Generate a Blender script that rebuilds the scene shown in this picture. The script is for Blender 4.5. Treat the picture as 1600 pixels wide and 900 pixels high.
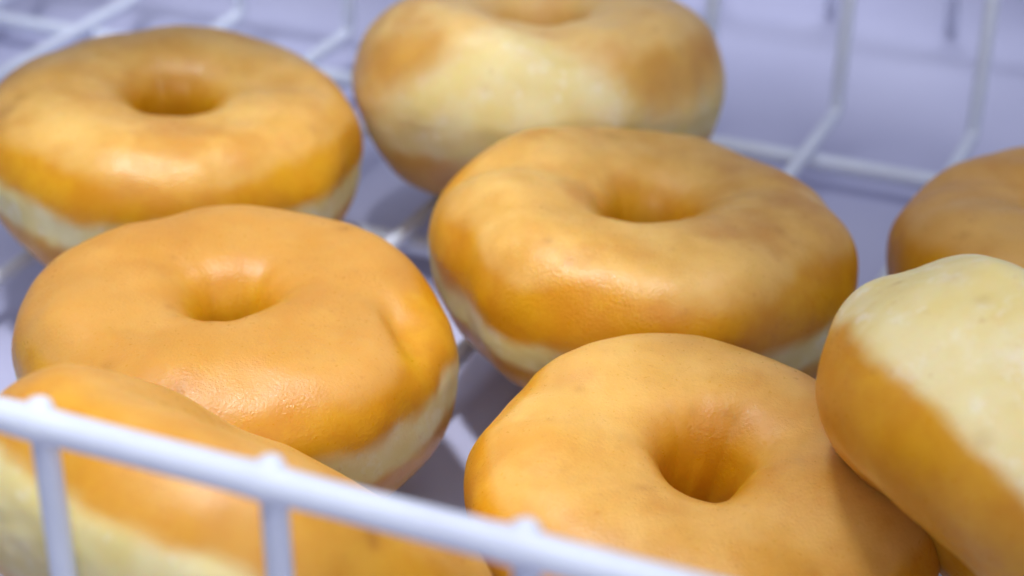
import bpy, bmesh, math, random
import numpy as np
from mathutils import Vector, Matrix, noise

# ------------------------------------------------------------------ clear
for o in list(bpy.data.objects):
    bpy.data.objects.remove(o, do_unlink=True)
S = bpy.context.scene
COL = S.collection
R = math.radians

# ------------------------------------------------------------------ camera
cam_h = 0.235
cd = bpy.data.cameras.new("camera")
cam = bpy.data.objects.new("camera", cd)
COL.objects.link(cam)
cam.location = (0, 0, cam_h)
cam.rotation_euler = (R(90 - 28), 0, 0)
cd.sensor_width = 36
cd.lens = 72
cd.clip_start = 0.01
cd.clip_end = 50
cd.dof.use_dof = True
cd.dof.focus_distance = 0.378
cd.dof.aperture_fstop = 12.0
S.camera = cam

# ------------------------------------------------------------------ world (cool room light)
w = bpy.data.worlds.new("World")
S.world = w
w.use_nodes = True
bg = w.node_tree.nodes["Background"]
bg.inputs[0].default_value = (0.76, 0.80, 1.0, 1)
bg.inputs[1].default_value = 0.34

# ------------------------------------------------------------------ lamps (case lamp overhead, front fill, added spots)
def lamp(name, typ, loc, target, energy, color, **kw):
    l = bpy.data.lights.new(name, typ)
    l.energy = energy
    l.color = color
    for k, v in kw.items():
        setattr(l, k, v)
    o = bpy.data.objects.new(name, l)
    COL.objects.link(o)
    o.location = loc
    o.rotation_euler = (Vector(target) - Vector(loc)).to_track_quat('-Z', 'Y').to_euler()
    return o

COOL = (0.93, 0.95, 1.0)
lamp("case_lamp", 'AREA', (0.0, 0.36, 0.80), (0.0, 0.38, 0), 2.4, COOL, shape='RECTANGLE', size=0.9, size_y=0.5)
lamp("front_fill", 'AREA', (0.10, -0.30, 0.42), (0.0, 0.38, 0.02), 1.9, (0.97, 0.97, 1.0), shape='RECTANGLE', size=0.6, size_y=0.35)  # added broad fill for diffuse light from the camera side
# added narrow spots: soft pool edges stand in for shade cast from above
def spot(loc, target, energy, size, blend, soft=0.04):
    lamp("added_spot", 'SPOT', loc, target, energy, COOL, spot_size=R(size), spot_blend=blend, shadow_soft_size=soft)
spot((-0.10, 0.26, 0.80), (-0.076, 0.350, 0.03), 25, 17.2, 0.14, 0.03)   # left pair
spot((-0.13, 0.20, 0.80), (0.044, 0.260, 0.04), 15.5, 11.5, 0.55, 0.07)    # front doughnut
spot((-0.04, 0.36, 0.80), (-0.012, 0.475, 0.03), 20, 6.5, 0.5)           # back doughnut
spot((-0.04, 0.10, 0.75), (-0.040, 0.203, 0.09), 8, 11.0, 0.4)          # front rail
spot((-0.10, 0.60, 0.80), (-0.10, 0.635, 0), 17, 12.5, 0.6)              # back left
spot((0.10, 0.78, 0.55), (0.085, 0.685, -0.014), 22, 12.0, 0.7, 0.08)   # shelf behind
spot((0.20, 0.70, 0.55), (0.170, 0.600, -0.014), 18, 5.5, 0.6, 0.06)    # shelf behind, right

S.render.engine = 'CYCLES'
S.view_settings.view_transform = 'Standard'
S.view_settings.look = 'None'
S.view_settings.gamma = 1
S.view_settings.use_curve_mapping = False
S.view_settings.exposure = -0.2

# ------------------------------------------------------------------ material helpers
def newmat(name):
    m = bpy.data.materials.new(name)
    m.use_nodes = True
    nt = m.node_tree
    b = nt.nodes["Principled BSDF"]
    return m, nt, b

def nd(nt, typ, **kw):
    n = nt.nodes.new(typ)
    for k, v in kw.items():
        setattr(n, k, v)
    return n

def mixc(nt, fac, a, b, mode='MIX'):
    n = nt.nodes.new('ShaderNodeMix')
    n.data_type = 'RGBA'
    n.blend_type = mode
    for sock, val in ((n.inputs[0], fac), (n.inputs[6], a), (n.inputs[7], b)):
        if isinstance(val, bpy.types.NodeSocket):
            nt.links.new(val, sock)
        elif isinstance(val, tuple):
            sock.default_value = (*val, 1) if len(val) == 3 else val
        else:
            sock.default_value = val
    return n.outputs[2]

def ramp(nt, src, lo, hi):
    n = nt.nodes.new('ShaderNodeMapRange')
    n.interpolation_type = 'SMOOTHSTEP'
    nt.links.new(src, n.inputs[0])
    n.inputs[1].default_value = lo
    n.inputs[2].default_value = hi
    return n.outputs[0]

def noise_tex(nt, scale, detail=3, rough=0.55, offset=0.0):
    tc = nt.nodes.new('ShaderNodeTexCoord')
    mp = nt.nodes.new('ShaderNodeMapping')
    mp.inputs[1].default_value = (offset, offset * 0.7, -offset)
    nt.links.new(tc.outputs['Object'], mp.inputs[0])
    n = nt.nodes.new('ShaderNodeTexNoise')
    n.inputs['Scale'].default_value = scale
    n.inputs['Detail'].default_value = detail
    n.inputs['Roughness'].default_value = rough
    nt.links.new(mp.outputs[0], n.inputs['Vector'])
    return n.outputs['Fac']

# fried dough: golden crust, amber flank, pale waist, brown freckles
def dough_material(seed, fair=0.0, rough=0.0, brown=0.0):
    m, nt, b = newmat("fried_dough")
    off = seed * 1.37
    def attr(n):
        a = nt.nodes.new('ShaderNodeAttribute')
        a.attribute_name = n
        return a.outputs['Fac']
    pale, deep = attr('pale'), attr('deep')
    n1 = noise_tex(nt, 80, 5, 0.62, off)
    n2 = noise_tex(nt, 170, 4, 0.65, off + 3)
    n3 = noise_tex(nt, 420, 3, 0.6, off + 7)
    n4 = noise_tex(nt, 95, 2, 0.5, off + 11)
    c = mixc(nt, ramp(nt, n1, 0.32, 0.7), (0.66, 0.345, 0.057), (0.78, 0.465, 0.118))
    c = mixc(nt, fair, c, (0.84, 0.62, 0.27))
    n8 = noise_tex(nt, 34, 3, 0.55, off + 15)
    f4 = nd(nt, 'ShaderNodeMath', operation='MULTIPLY')
    nt.links.new(ramp(nt, n8, 0.48, 0.66), f4.inputs[0]); f4.inputs[1].default_value = 0.42
    c = mixc(nt, f4.outputs[0], c, (0.80, 0.53, 0.165))
    f5 = nd(nt, 'ShaderNodeMath', operation='MULTIPLY')
    nt.links.new(ramp(nt, n8, 0.46, 0.30), f5.inputs[0]); f5.inputs[1].default_value = 0.65
    c = mixc(nt, f5.outputs[0], c, (0.57, 0.25, 0.036))
    c = mixc(nt, brown, c, (0.60, 0.265, 0.036))
    f2 = nd(nt, 'ShaderNodeMath', operation='MULTIPLY')
    nt.links.new(ramp(nt, n4, 0.52, 0.78), f2.inputs[0]); f2.inputs[1].default_value = 0.38
    c = mixc(nt, f2.outputs[0], c, (0.58, 0.24, 0.032))
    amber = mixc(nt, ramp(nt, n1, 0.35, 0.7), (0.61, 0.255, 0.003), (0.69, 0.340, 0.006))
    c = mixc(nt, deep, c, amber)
    cream = mixc(nt, ramp(nt, n4, 0.35, 0.7), (0.80, 0.68, 0.29), (0.84, 0.76, 0.43))
    cream = mixc(nt, ramp(nt, n1, 0.55, 0.75), cream, (0.86, 0.81, 0.58))
    f3 = nd(nt, 'ShaderNodeMath', operation='MULTIPLY')
    nt.links.new(ramp(nt, n2, 0.54, 0.70), f3.inputs[0]); f3.inputs[1].default_value = 0.55
    cream = mixc(nt, f3.outputs[0], cream, (0.90, 0.87, 0.72))
    c = mixc(nt, pale, c, cream)
    # sparse brown blisters, and browner towards the underside
    spot = attr('spot')
    c = mixc(nt, spot, c, (0.38, 0.145, 0.013))
    f = nd(nt, 'ShaderNodeMath', operation='MULTIPLY')
    nt.links.new(ramp(nt, n3, 0.60, 0.78), f.inputs[0]); f.inputs[1].default_value = 0.24
    c = mixc(nt, f.outputs[0], c, (0.45, 0.17, 0.03))
    nt.links.new(c, b.inputs['Base Color'])
    r = nd(nt, 'ShaderNodeMapRange')
    nt.links.new(n2, r.inputs[0])
    r.inputs[1].default_value = 0.3; r.inputs[2].default_value = 0.75
    r.inputs[3].default_value = 0.34 + rough; r.inputs[4].default_value = 0.54 + rough
    ra = nd(nt, 'ShaderNodeMath', operation='MULTIPLY_ADD')
    nt.links.new(pale, ra.inputs[0]); ra.inputs[1].default_value = 0.22
    nt.links.new(r.outputs[0], ra.inputs[2])
    # tiny beads of oil catch the light
    oil = nd(nt, 'ShaderNodeMath', operation='MULTIPLY_ADD')
    nt.links.new(ramp(nt, noise_tex(nt, 1100, 2, 0.5, off + 9), 0.62, 0.72), oil.inputs[0])
    oil.inputs[1].default_value = -0.22
    nt.links.new(ra.outputs[0], oil.inputs[2])
    nt.links.new(oil.outputs[0], b.inputs['Roughness'])
    b.inputs['IOR'].default_value = 1.42
    b.inputs['Specular IOR Level'].default_value = 0.5
    b.inputs['Coat Roughness'].default_value = 0.28
    b.inputs['Coat IOR'].default_value = 1.45
    cw = nd(nt, 'ShaderNodeMapRange')
    nt.links.new(pale, cw.inputs[0]); cw.inputs[3].default_value = 0.16; cw.inputs[4].default_value = 0.0
    nt.links.new(cw.outputs[0], b.inputs['Coat Weight'])
    b.inputs['Subsurface Weight'].default_value = 0.5
    b.inputs['Subsurface Radius'].default_value = (1.0, 0.55, 0.18)
    b.inputs['Subsurface Scale'].default_value = 0.0045
    n5 = noise_tex(nt, 1500, 3, 0.6, off + 5)
    n6 = noise_tex(nt, 240, 3, 0.6, off + 2)
    add = nd(nt, 'ShaderNodeMath', operation='MULTIPLY_ADD')
    nt.links.new(n6, add.inputs[0]); add.inputs[1].default_value = 0.10
    nt.links.new(n5, add.inputs[2])
    bp = nd(nt, 'ShaderNodeBump')
    bp.inputs['Strength'].default_value = 0.55
    bp.inputs['Distance'].default_value = 0.00028
    st = nd(nt, 'ShaderNodeMapRange')
    nt.links.new(n4, st.inputs[0]); st.inputs[1].default_value = 0.35; st.inputs[2].default_value = 0.65
    st.inputs[3].default_value = 0.25; st.inputs[4].default_value = 0.7
    nt.links.new(st.outputs[0], bp.inputs['Strength'])
    nt.links.new(add.outputs[0], bp.inputs['Height'])
    nt.links.new(bp.outputs[0], b.inputs['Normal'])
    nt.links.new(bp.outputs[0], b.inputs['Coat Normal'])
    return m

def wire_material():
    m, nt, b = newmat("white_coated_wire")
    n1 = noise_tex(nt, 60, 3)
    n2 = noise_tex(nt, 260, 3, offset=4)
    c = mixc(nt, ramp(nt, n1, 0.4, 0.75), (0.72, 0.77, 0.90), (0.66, 0.70, 0.84))
    nt.links.new(c, b.inputs['Base Color'])
    b.inputs['Roughness'].default_value = 0.38
    b.inputs['Subsurface Weight'].default_value = 0.15
    b.inputs['Subsurface Radius'].default_value = (0.6, 0.7, 1.0)
    b.inputs['Subsurface Scale'].default_value = 0.002
    bp = nd(nt, 'ShaderNodeBump')
    bp.inputs['Strength'].default_value = 0.25
    bp.inputs['Distance'].default_value = 0.0006
    nt.links.new(n2, bp.inputs['Height'])
    nt.links.new(bp.outputs[0], b.inputs['Normal'])
    return m

def board_material(name, base, alt, rough):
    m, nt, b = newmat(name)
    n1 = noise_tex(nt, 9, 4)
    n2 = noise_tex(nt, 120, 3, offset=2)
    c = mixc(nt, ramp(nt, n1, 0.35, 0.7), base, alt)
    nt.links.new(c, b.inputs['Base Color'])
    b.inputs['Roughness'].default_value = rough
    bp = nd(nt, 'ShaderNodeBump')
    bp.inputs['Strength'].default_value = 0.1
    bp.inputs['Distance'].default_value = 0.0005
    nt.links.new(n2, bp.inputs['Height'])
    nt.links.new(bp.outputs[0], b.inputs['Normal'])
    return m

WIRE = wire_material()
GUARD = board_material("grey_coated_wire", (0.72, 0.74, 0.86), (0.68, 0.70, 0.83), 0.4)
SHELF = board_material("shelf_laminate", (0.50, 0.51, 0.71), (0.54, 0.55, 0.74), 0.34)
PANEL = board_material("back_panel_laminate", (0.55, 0.57, 0.74), (0.60, 0.62, 0.78), 0.5)

# ------------------------------------------------------------------ shelf and back panel
YAW = R(-23.9)          # basket and shelf run across the view at this angle
def link(name, bm, mat, parent=None, smooth=True):
    me = bpy.data.meshes.new(name)
    bm.to_mesh(me); bm.free()
    for p in me.polygons:
        p.use_smooth = smooth
    me.materials.append(mat)
    o = bpy.data.objects.new(name, me)
    COL.objects.link(o)
    if parent:
        o.parent = parent
    return o

def box(name, lo, hi, mat):
    bm = bmesh.new()
    bmesh.ops.create_cube(bm, size=1)
    for v in bm.verts:
        v.co = Vector([(lo[i] + hi[i]) / 2 + v.co[i] * (hi[i] - lo[i]) for i in range(3)])
    bmesh.ops.bevel(bm, geom=bm.edges[:], offset=0.0015, segments=2, affect='EDGES')
    o = link(name, bm, mat, None, False)
    o.rotation_euler = (0, 0, YAW)
    return o

SHELF_Z = -0.014
sh = box("shelf", (-1.1, -0.05, SHELF_Z - 0.02), (0.7, 0.90, SHELF_Z), SHELF)
sh["kind"] = "structure"
bk = box("back_panel", (-1.1, 0.903, SHELF_Z - 0.02), (0.7, 0.92, 0.5), PANEL)
bk["kind"] = "structure"

# ------------------------------------------------------------------ wire basket
def tube(bm, pts, rad, seg=14, closed=False, cap=True):
    pts = [Vector(p) for p in pts]
    n = len(pts)
    rings = []
    prev = None
    for i, p in enumerate(pts):
        if closed:
            t = (pts[(i + 1) % n] - pts[i - 1]).normalized()
        else:
            t = (pts[min(i + 1, n - 1)] - pts[max(i - 1, 0)]).normalized()
        if prev is None:
            a = Vector((0, 0, 1)) if abs(t.z) < 0.9 else Vector((1, 0, 0))
            x = (a - t * a.dot(t)).normalized()
        else:
            x = (prev - t * prev.dot(t)).normalized()
        prev = x
        y = t.cross(x)
        r = rad[i] if isinstance(rad, (list, tuple)) else rad
        rings.append([bm.verts.new(p + (x * math.cos(q) + y * math.sin(q)) * r)
                      for q in [2 * math.pi * k / seg for k in range(seg)]])
    for i in range(n if closed else n - 1):
        A, B = rings[i], rings[(i + 1) % n]
        for k in range(seg):
            bm.faces.new((A[k], A[(k + 1) % seg], B[(k + 1) % seg], B[k]))
    if cap and not closed:
        bm.faces.new(rings[0][::-1]); bm.faces.new(rings[-1])

def round_corner(pts, rad, n=7):
    """polyline with rounded corners"""
    pts = [Vector(p) for p in pts]
    out = [pts[0]]
    for i in range(1, len(pts) - 1):
        a, b, c = pts[i - 1], pts[i], pts[i + 1]
        d1, d2 = (a - b).normalized(), (c - b).normalized()
        p1, p2 = b + d1 * rad, b + d2 * rad
        for k in range(n + 1):
            t = k / n
            out.append(p1 * (1 - t) ** 2 + b * 2 * t * (1 - t) + p2 * t * t)
    out.append(pts[-1])
    return out

def resample(pts, step):
    out = [pts[0]]
    for a, b in zip(pts, pts[1:]):
        L = (b - a).length
        k = max(1, int(L / step))
        for i in range(1, k + 1):
            out.append(a.lerp(b, i / k))
    return out

basket = bpy.data.objects.new("wire_basket", None)
COL.objects.link(basket)
basket.rotation_euler = (0, 0, YAW)
basket["label"] = "white coated wire basket holding the golden ring doughnuts"
basket["category"] = "basket"

U0, U1 = -0.52, 0.16
VF, VB = 0.191, 0.546       # front and back wall
ZR = 0.0878                 # rim height
RV, RU = 0.0021, 0.0027
rng = random.Random(4)
# long wires: across the floor and up the back wall
for k in range(-3, 13):
    u = -0.0975 - 0.0404 * (k - 3)
    if not (U0 + 0.01 < u < U1 - 0.01):
        continue
    p = round_corner([(u, VF + 0.006, -RV), (u, VB, -RV), (u + 0.001, VB + 0.008, ZR + 0.001)], 0.0035)
    bm = bmesh.new()
    tube(bm, p, RV)
    link("floor_wire", bm, WIRE, basket)
# cross wires under the floor
for v in (0.2415, 0.4265, 0.5195):
    bm = bmesh.new()
    p = round_corner([(U0 - 0.006, v, 0.06), (U0, v, -2 * RV - RU + 0.0006), (U1, v, -2 * RV - RU + 0.0006), (U1 + 0.006, v, 0.06)], 0.008)
    tube(bm, p, RU)
    link("cross_wire", bm, WIRE, basket)
# front uprights
def rim_tilt(u, v):
    return 0.001 * (u + 0.11) * max(0.0, 1 - (v - VF) / 0.1)
U_FRONT = [-0.1562 + 0.0362 * k for k in range(-11, 9)]
for u in U_FRONT:
    bm = bmesh.new()
    tx = u + (0.0016 if rng.random() < .5 else 0.0008)
    p = round_corner([(u, VF + 0.05, -RV - 0.0008), (u, VF + 0.004, -RV - 0.0008), (u + 0.0004, VF + 0.0016, ZR + 0.0012)], 0.008)
    p = p[:-1] + resample(p[-2:], 0.01)[1:]
    # swollen coating bead where the wire is welded to the rim
    zt = ZR + rim_tilt(u, VF)
    p[-1].z = zt + 0.0006
    p += [Vector((u + 0.0004, VF + 0.0012, zt + 0.0013)), Vector((u + 0.0004, VF + 0.0008, zt + 0.0020)), Vector((u + 0.0004, VF + 0.0006, zt + 0.0026)), Vector((u + 0.0004, VF + 0.0005, zt + 0.0029))]
    rr = [0.0019] * (len(p) - 4) + [0.0022, 0.0021, 0.0016, 0.0007]
    tube(bm, p, rr)
    link("upright_wire", bm, WIRE, basket)
# rim rail, one closed loop
bm = bmesh.new()
c = 0.014
loop = []
def arc(cx, cy, a0, a1):
    return [Vector((cx + c * math.cos(R(a)), cy + c * math.sin(R(a)), ZR)) for a in np.linspace(a0, a1, 9)]
loop += arc(U1 - c, VF + c, -90, 0) + arc(U1 - c, VB + 0.012 - c, 0, 90) + arc(U0 + c, VB + 0.012 - c, 90, 180) + arc(U0 + c, VF + c, 180, 270)
dense = resample(loop + [loop[0]], 0.0012)[:-1]
for p in dense:
    p.z += rim_tilt(p.x, p.y)
rr = []
for p in dense:
    r = 0.00240
    if abs(p.y - VF) < 0.002:
        du = min(abs(p.x - (u + 0.0004)) for u in U_FRONT)
        r += 0.00022 * math.exp(-(du / 0.003) ** 2)
        r += 0.00006 * noise.noise(Vector((p.x * 90, 3, 1)))
    rr.append(r)
tube(bm, dense, rr, seg=20, closed=True)
link("rim_rail", bm, WIRE, basket)
# plain wire guard standing on the shelf behind the basket
guard = bpy.data.objects.new("wire_guard", None)
COL.objects.link(guard)
guard.rotation_euler = (0, 0, YAW)
guard["label"] = "row of faint blurred upright wires standing on the shelf behind the basket"
guard["category"] = "wire guard"
VG = 0.655
for k in range(-4, 13):
    u = -0.1285 - 0.0415 * (k - 3)
    bm = bmesh.new()
    tube(bm, [(u, VG, SHELF_Z - 0.002), (u, VG, 0.05), (u, VG, 0.12)], 0.0021)
    link("upright_wire", bm, GUARD, guard)
bm = bmesh.new()
tube(bm, [(U0 + 0.01, VG, 0.121), (-0.2, VG, 0.121), (0.18, VG, 0.121)], 0.0028)
link("top_rail", bm, GUARD, guard)

# ------------------------------------------------------------------ doughnuts
def smooth(a, b, x):
    t = max(0.0, min(1.0, (x - a) / (b - a)))
    return t * t * (3 - 2 * t)

NA, NT = 240, 120
def frame(nx, ny):
    n = Vector((nx, ny, 1)).normalized()
    x = (Vector((1, 0, 0)) - n * n.x).normalized()
    y = n.cross(x)
    return Matrix((x, y, n)).transposed(), n

def implicit(p, spec):
    M, n = frame(*spec['n'])
    L = M.transposed() @ (p - Vector(spec['c']))
    D = spec['D']; Ro = D / 2; Rh = .085 * D
    Rm, r, h = (Ro + Rh) / 2, (Ro - Rh) / 2, spec['h'] * D
    k = 2 / .85
    rho = math.hypot(L.x, L.y)
    return (abs((rho - Rm) / r) ** k + abs(L.z / h) ** k) ** (1 / k)

def spow(x, p):
    return math.copysign(abs(x) ** p, x)

def doughnut(spec, seed):
    D = spec['D']; Ro = D / 2; Rh = spec.get('hole', .085) * D
    Rm, r, h = (Ro + Rh) / 2, (Ro - Rh) / 2, spec['h'] * D
    M, n = frame(*spec['n'])
    rg = random.Random(seed)
    bm = bmesh.new()
    lp = bm.verts.layers.float.new('pale')
    ld = bm.verts.layers.float.new('deep')
    ls = bm.verts.layers.float.new('spot')
    so = Vector((seed * 3.1, seed * 1.7, seed * 2.3))
    blist = []
    for k in range(spec.get('nspots', 18)):      # blisters: angle, tube angle, size
        blist.append((rg.uniform(0, 2 * math.pi), rg.uniform(0.15, 2.3), rg.uniform(0.0005, 0.0013), rg.uniform(.08, .35)))
    def place(a, t):
        e = spec.get('e', .85) if math.cos(t) > 0 else spec.get('lip', .64)
        rho = Rm + r * spow(math.cos(t), e)
        z = h * spow(math.sin(t), e)
        return Vector((rho * math.cos(a), rho * math.sin(a), z))
    bpos = [(place(a, t), s, k) for a, t, s, k in blist]
    dents = [(place(R(a), R(t)), rad, dep) for a, t, rad, dep in spec.get('dents', [])]
    for a0, t0, a1, t1, rad, dep in spec.get('creases', []):
        for k in range(9):
            dents.append((place(R(a0 + (a1 - a0) * k / 8), R(t0 + (t1 - t0) * k / 8)), rad, dep * (.4 + .6 * math.sin(math.pi * k / 8)) * .45))
    marks = [(place(R(a), R(t)), rad, k) for a, t, rad, k in spec.get('marks', [])]
    bpos += marks
    pc, pw = spec.get('pale', (-0.18, 0.30))      # centre and half width of the waist, in units of half height
    grid = []
    for i in range(NA):
        a = 2 * math.pi * i / NA
        ca, sa = math.cos(a), math.sin(a)
        # waist position wobbles round the ring
        wob = noise.noise(Vector((ca * 1.3, sa * 1.3, 0)) + so) * .22 + noise.noise(Vector((ca * 5, sa * 5, 3)) + so) * .06
        extra = 0
        for (pa, pwid, amt) in spec.get('pale_patch', []):
            d = (math.degrees(a) - pa + 180) % 360 - 180
            extra += amt * math.exp(-(d / pwid) ** 2)
        row = []
        for j in range(NT):
            t = 2 * math.pi * j / NT
            p = place(a, t)
            und = spec.get('under', .045) * smooth(0.15, -1.0, p.z / h) * smooth(-.2, .4, math.cos(t))
            p.x *= 1 - und; p.y *= 1 - und
            nr = Vector((math.cos(t) * ca, math.cos(t) * sa, math.sin(t)))
            q = p / D
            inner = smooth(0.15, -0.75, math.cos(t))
            d = noise.noise(q * 1.9 + so) * .040 + noise.noise(q * 4.2 + so * 2) * .020
            d += noise.noise(q * 6.5 + so * 4) * .006 + noise.noise(q * 11 + so) * .0035 + noise.noise(q * 22 + so) * .0011
            # pleats down the wall of the hole
            d += inner * (.005 * noise.noise(Vector((ca * 1.9, sa * 1.9, q.z * 4)) + so) + .0022 * noise.noise(Vector((ca * 4, sa * 4, q.z * 9)) + so) + .022 * noise.noise(Vector((ca * .8, sa * .8, 0)) + so * 5))
            # the waist is pinched in a little and wrinkled
            zz = p.z / h
            outer = smooth(-.1, .3, math.cos(t))
            pin = math.exp(-((zz - pc) / .25) ** 2) * outer
            d -= pin * .006
            d += pin * .0028 * noise.noise(Vector((ca * 9, sa * 9, q.z * 40)) + so)
            off = d * D
            for (dp, rad, dep) in dents:
                off -= dep * math.exp(-((p - dp).length / rad) ** 2)
            p2 = p + nr * off
            v = bm.verts.new(p2)
            nz = (noise.noise(q * 7 + so) * .10 + noise.noise(q * 26 + so) * .05) * spec.get('ragged', 1)
            up = pc + pw + extra + wob + nz
            lo_ = pc - pw + wob * .6 + nz
            sf = spec.get('soft', 1)
            pale = smooth(up + .07 * sf, up - .09 * sf, zz) * smooth(lo_ - .10, lo_ + .08, zz) * outer
            v[lp] = pale * spec.get('palek', .95)
            dp_ = smooth(.84, .64, zz + noise.noise(q * 4 + so * 2) * .28 + noise.noise(q * 18 + so) * .05) * outer  # amber flank; its upper edge paints where the lamp highlight stops
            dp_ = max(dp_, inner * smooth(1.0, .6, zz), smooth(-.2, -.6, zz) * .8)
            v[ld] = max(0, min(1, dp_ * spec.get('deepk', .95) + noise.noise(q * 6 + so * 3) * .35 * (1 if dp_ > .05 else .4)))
            sp = 0
            for (bp_, s_, k_) in bpos:
                dd = (p - bp_).length
                if dd < s_ * 2.5:
                    sp = max(sp, k_ * math.exp(-(dd / s_) ** 2 * (1 + .5 * noise.noise(p * 500))))
            v[ls] = max(sp, spec.get('base', .6) * smooth(-.35, -.8, zz) * outer)
            row.append(v)
        grid.append(row)
    for i in range(NA):
        for j in range(NT):
            bm.faces.new((grid[i][j], grid[(i + 1) % NA][j], grid[(i + 1) % NA][(j + 1) % NT], grid[i][(j + 1) % NT]))
    # soft dough gives where it leans on a neighbour
    C = Vector(spec['c'])
    for other in spec.get('press', []):
        for v in bm.verts:
            wpt = M @ v.co + C
            if (wpt - Vector(other['c'])).length < .075 and implicit(wpt, other) < 1.03:
                s = 0
                sg = spec.get('press_sign', 1)
                while implicit(wpt + n * s * sg, other) < 1.03 and s < .02:
                    s += .0005
                v.co.z += s * sg
    o = link("doughnut", bm, dough_material(seed, spec.get('fair', 0), spec.get('rough', 0), spec.get('brown', 0)), None)
    o.matrix_world = Matrix.Translation(C) @ M.to_4x4()
    o["label"] = spec['label']
    o["category"] = "doughnut"
    o["group"] = "ring doughnuts in the wire basket"
    return o

d1 = dict(c=(-0.0828, 0.4631, 0.0252), n=(0.063, -0.007), D=0.0942, h=.216, soft=1.3, pale=(-.04, .17), pale_patch=[(-10, 25, .10)],
          marks=[(205, 50, .003, .5), (212, 38, .002, .4), (200, 64, .0016, .4), (-25, 60, .002, .3), (-70, 55, .004, .15), (120, 60, .008, .3), (70, 60, .007, .3)],
          dents=[(78, 40, .007, .0022), (60, 50, .010, -.0008)], rough=-.06,
          label="glossy golden doughnut at the far left with a bright highlight on its front")
d2 = dict(c=(0.007, 0.4947, 0.0306), n=(0.018, 0.155), D=0.0947, h=.245, pale=(-.14, .26), soft=4.2, base=.6, fair=.45, e=1.1, deepk=.5, palek=.86, pale_patch=[(-106, 30, .95), (-70, 20, .45)],
          under=.07, dents=[(-82, 88, .012, .0028), (-85, 60, .010, .0010), (-118, 70, .012, -.001)],
          marks=[(22, 62, .0035, .45)],
          label="doughnut at the back with a large pale patch below its hole")
d3 = dict(c=(-0.057, 0.3648, 0.0224), n=(0.033, -0.012), D=0.091, h=.219, soft=1.2, pale=(.02, .20), hole=.072, brown=.65,
          creases=[(2, 80, -22, 44, .0040, .0024)], dents=[(-4, 62, .010, .0008)],
          marks=[(52, 72, .0015, .5), (-125, 62, .0016, .4), (-98, 58, .0016, .35), (178, 74, .006, .25), (110, 66, .007, .22), (20, 60, .005, .2)],
          label="flat orange doughnut with pleats in its hole, beside the doughnut propped on the rail")
d4 = dict(c=(0.0284, 0.406, 0.0243), n=(0.079, -0.025), D=0.0925, h=.216, fair=.04, soft=1.3, pale=(-.06, .19),
          creases=[(172, 40, 160, 125, .0045, .0020)],
          marks=[(112, 70, .003, .55), (104, 86, .0024, .5), (-128, 66, .001, .5), (-118, 58, .0009, .4)],
          label="golden doughnut in the middle, its right half in soft shade")
d5 = dict(c=(0.0338, 0.3128, 0.0205), n=(0.143, -0.121), D=0.087, h=.20, pale=(-.35, .2), hole=.082, brown=.22, nspots=30,
          dents=[(140, 60, .012, -.0012), (160, 70, .010, .0012), (95, 45, .012, .0012)],
          marks=[(-90, 58, .0018, .7), (150, 84, .0016, .4), (-62, 70, .002, .25), (200, 68, .0045, .2), (-48, 58, .005, .3), (148, 70, .005, .32), (-125, 66, .004, .2), (95, 62, .006, .3), (60, 55, .005, .25)],
          label="mottled tan doughnut in front with a paler doughnut leaning on its right side")
d6 = dict(c=(0.0910, 0.2912, 0.0418), n=(1.4, .5), D=0.089, h=.245, e=.92, palek=.86, base=.12, under=0, pale=(.3, .72), ragged=.6, soft=.3, dents=[(175, 40, .016, .0030), (170, -10, .010, -.0016)], marks=[(184, 2, .0007, 1), (240, -20, .0018, .25), (200, 20, .003, .12)], press=[d5],
          label="doughnut standing tilted at the right, showing its broad cream coloured side")
d7 = dict(c=(0.1307, 0.413, 0.0209), n=(-.099, .031), D=0.0883, h=.205, pale=(-.4, .15), brown=.3,
          label="shaded brown doughnut at the right edge, behind the tilted cream sided doughnut")
d8 = dict(c=(-0.0450, 0.2765, 0.0390), n=(.59, .69), D=0.0925, h=.20, brown=.5, deepk=.6, base=.2, under=0, pale=(-.50, .44), soft=1.2, ragged=.5, press=[d3], press_sign=-1,
          marks=[(-60, 40, .0016, .7)],
          label="doughnut propped up behind the front rail, seen from its side")
for i, d in enumerate((d1, d2, d3, d4, d5, d6, d7, d8)):
    doughnut(d, i + 1)
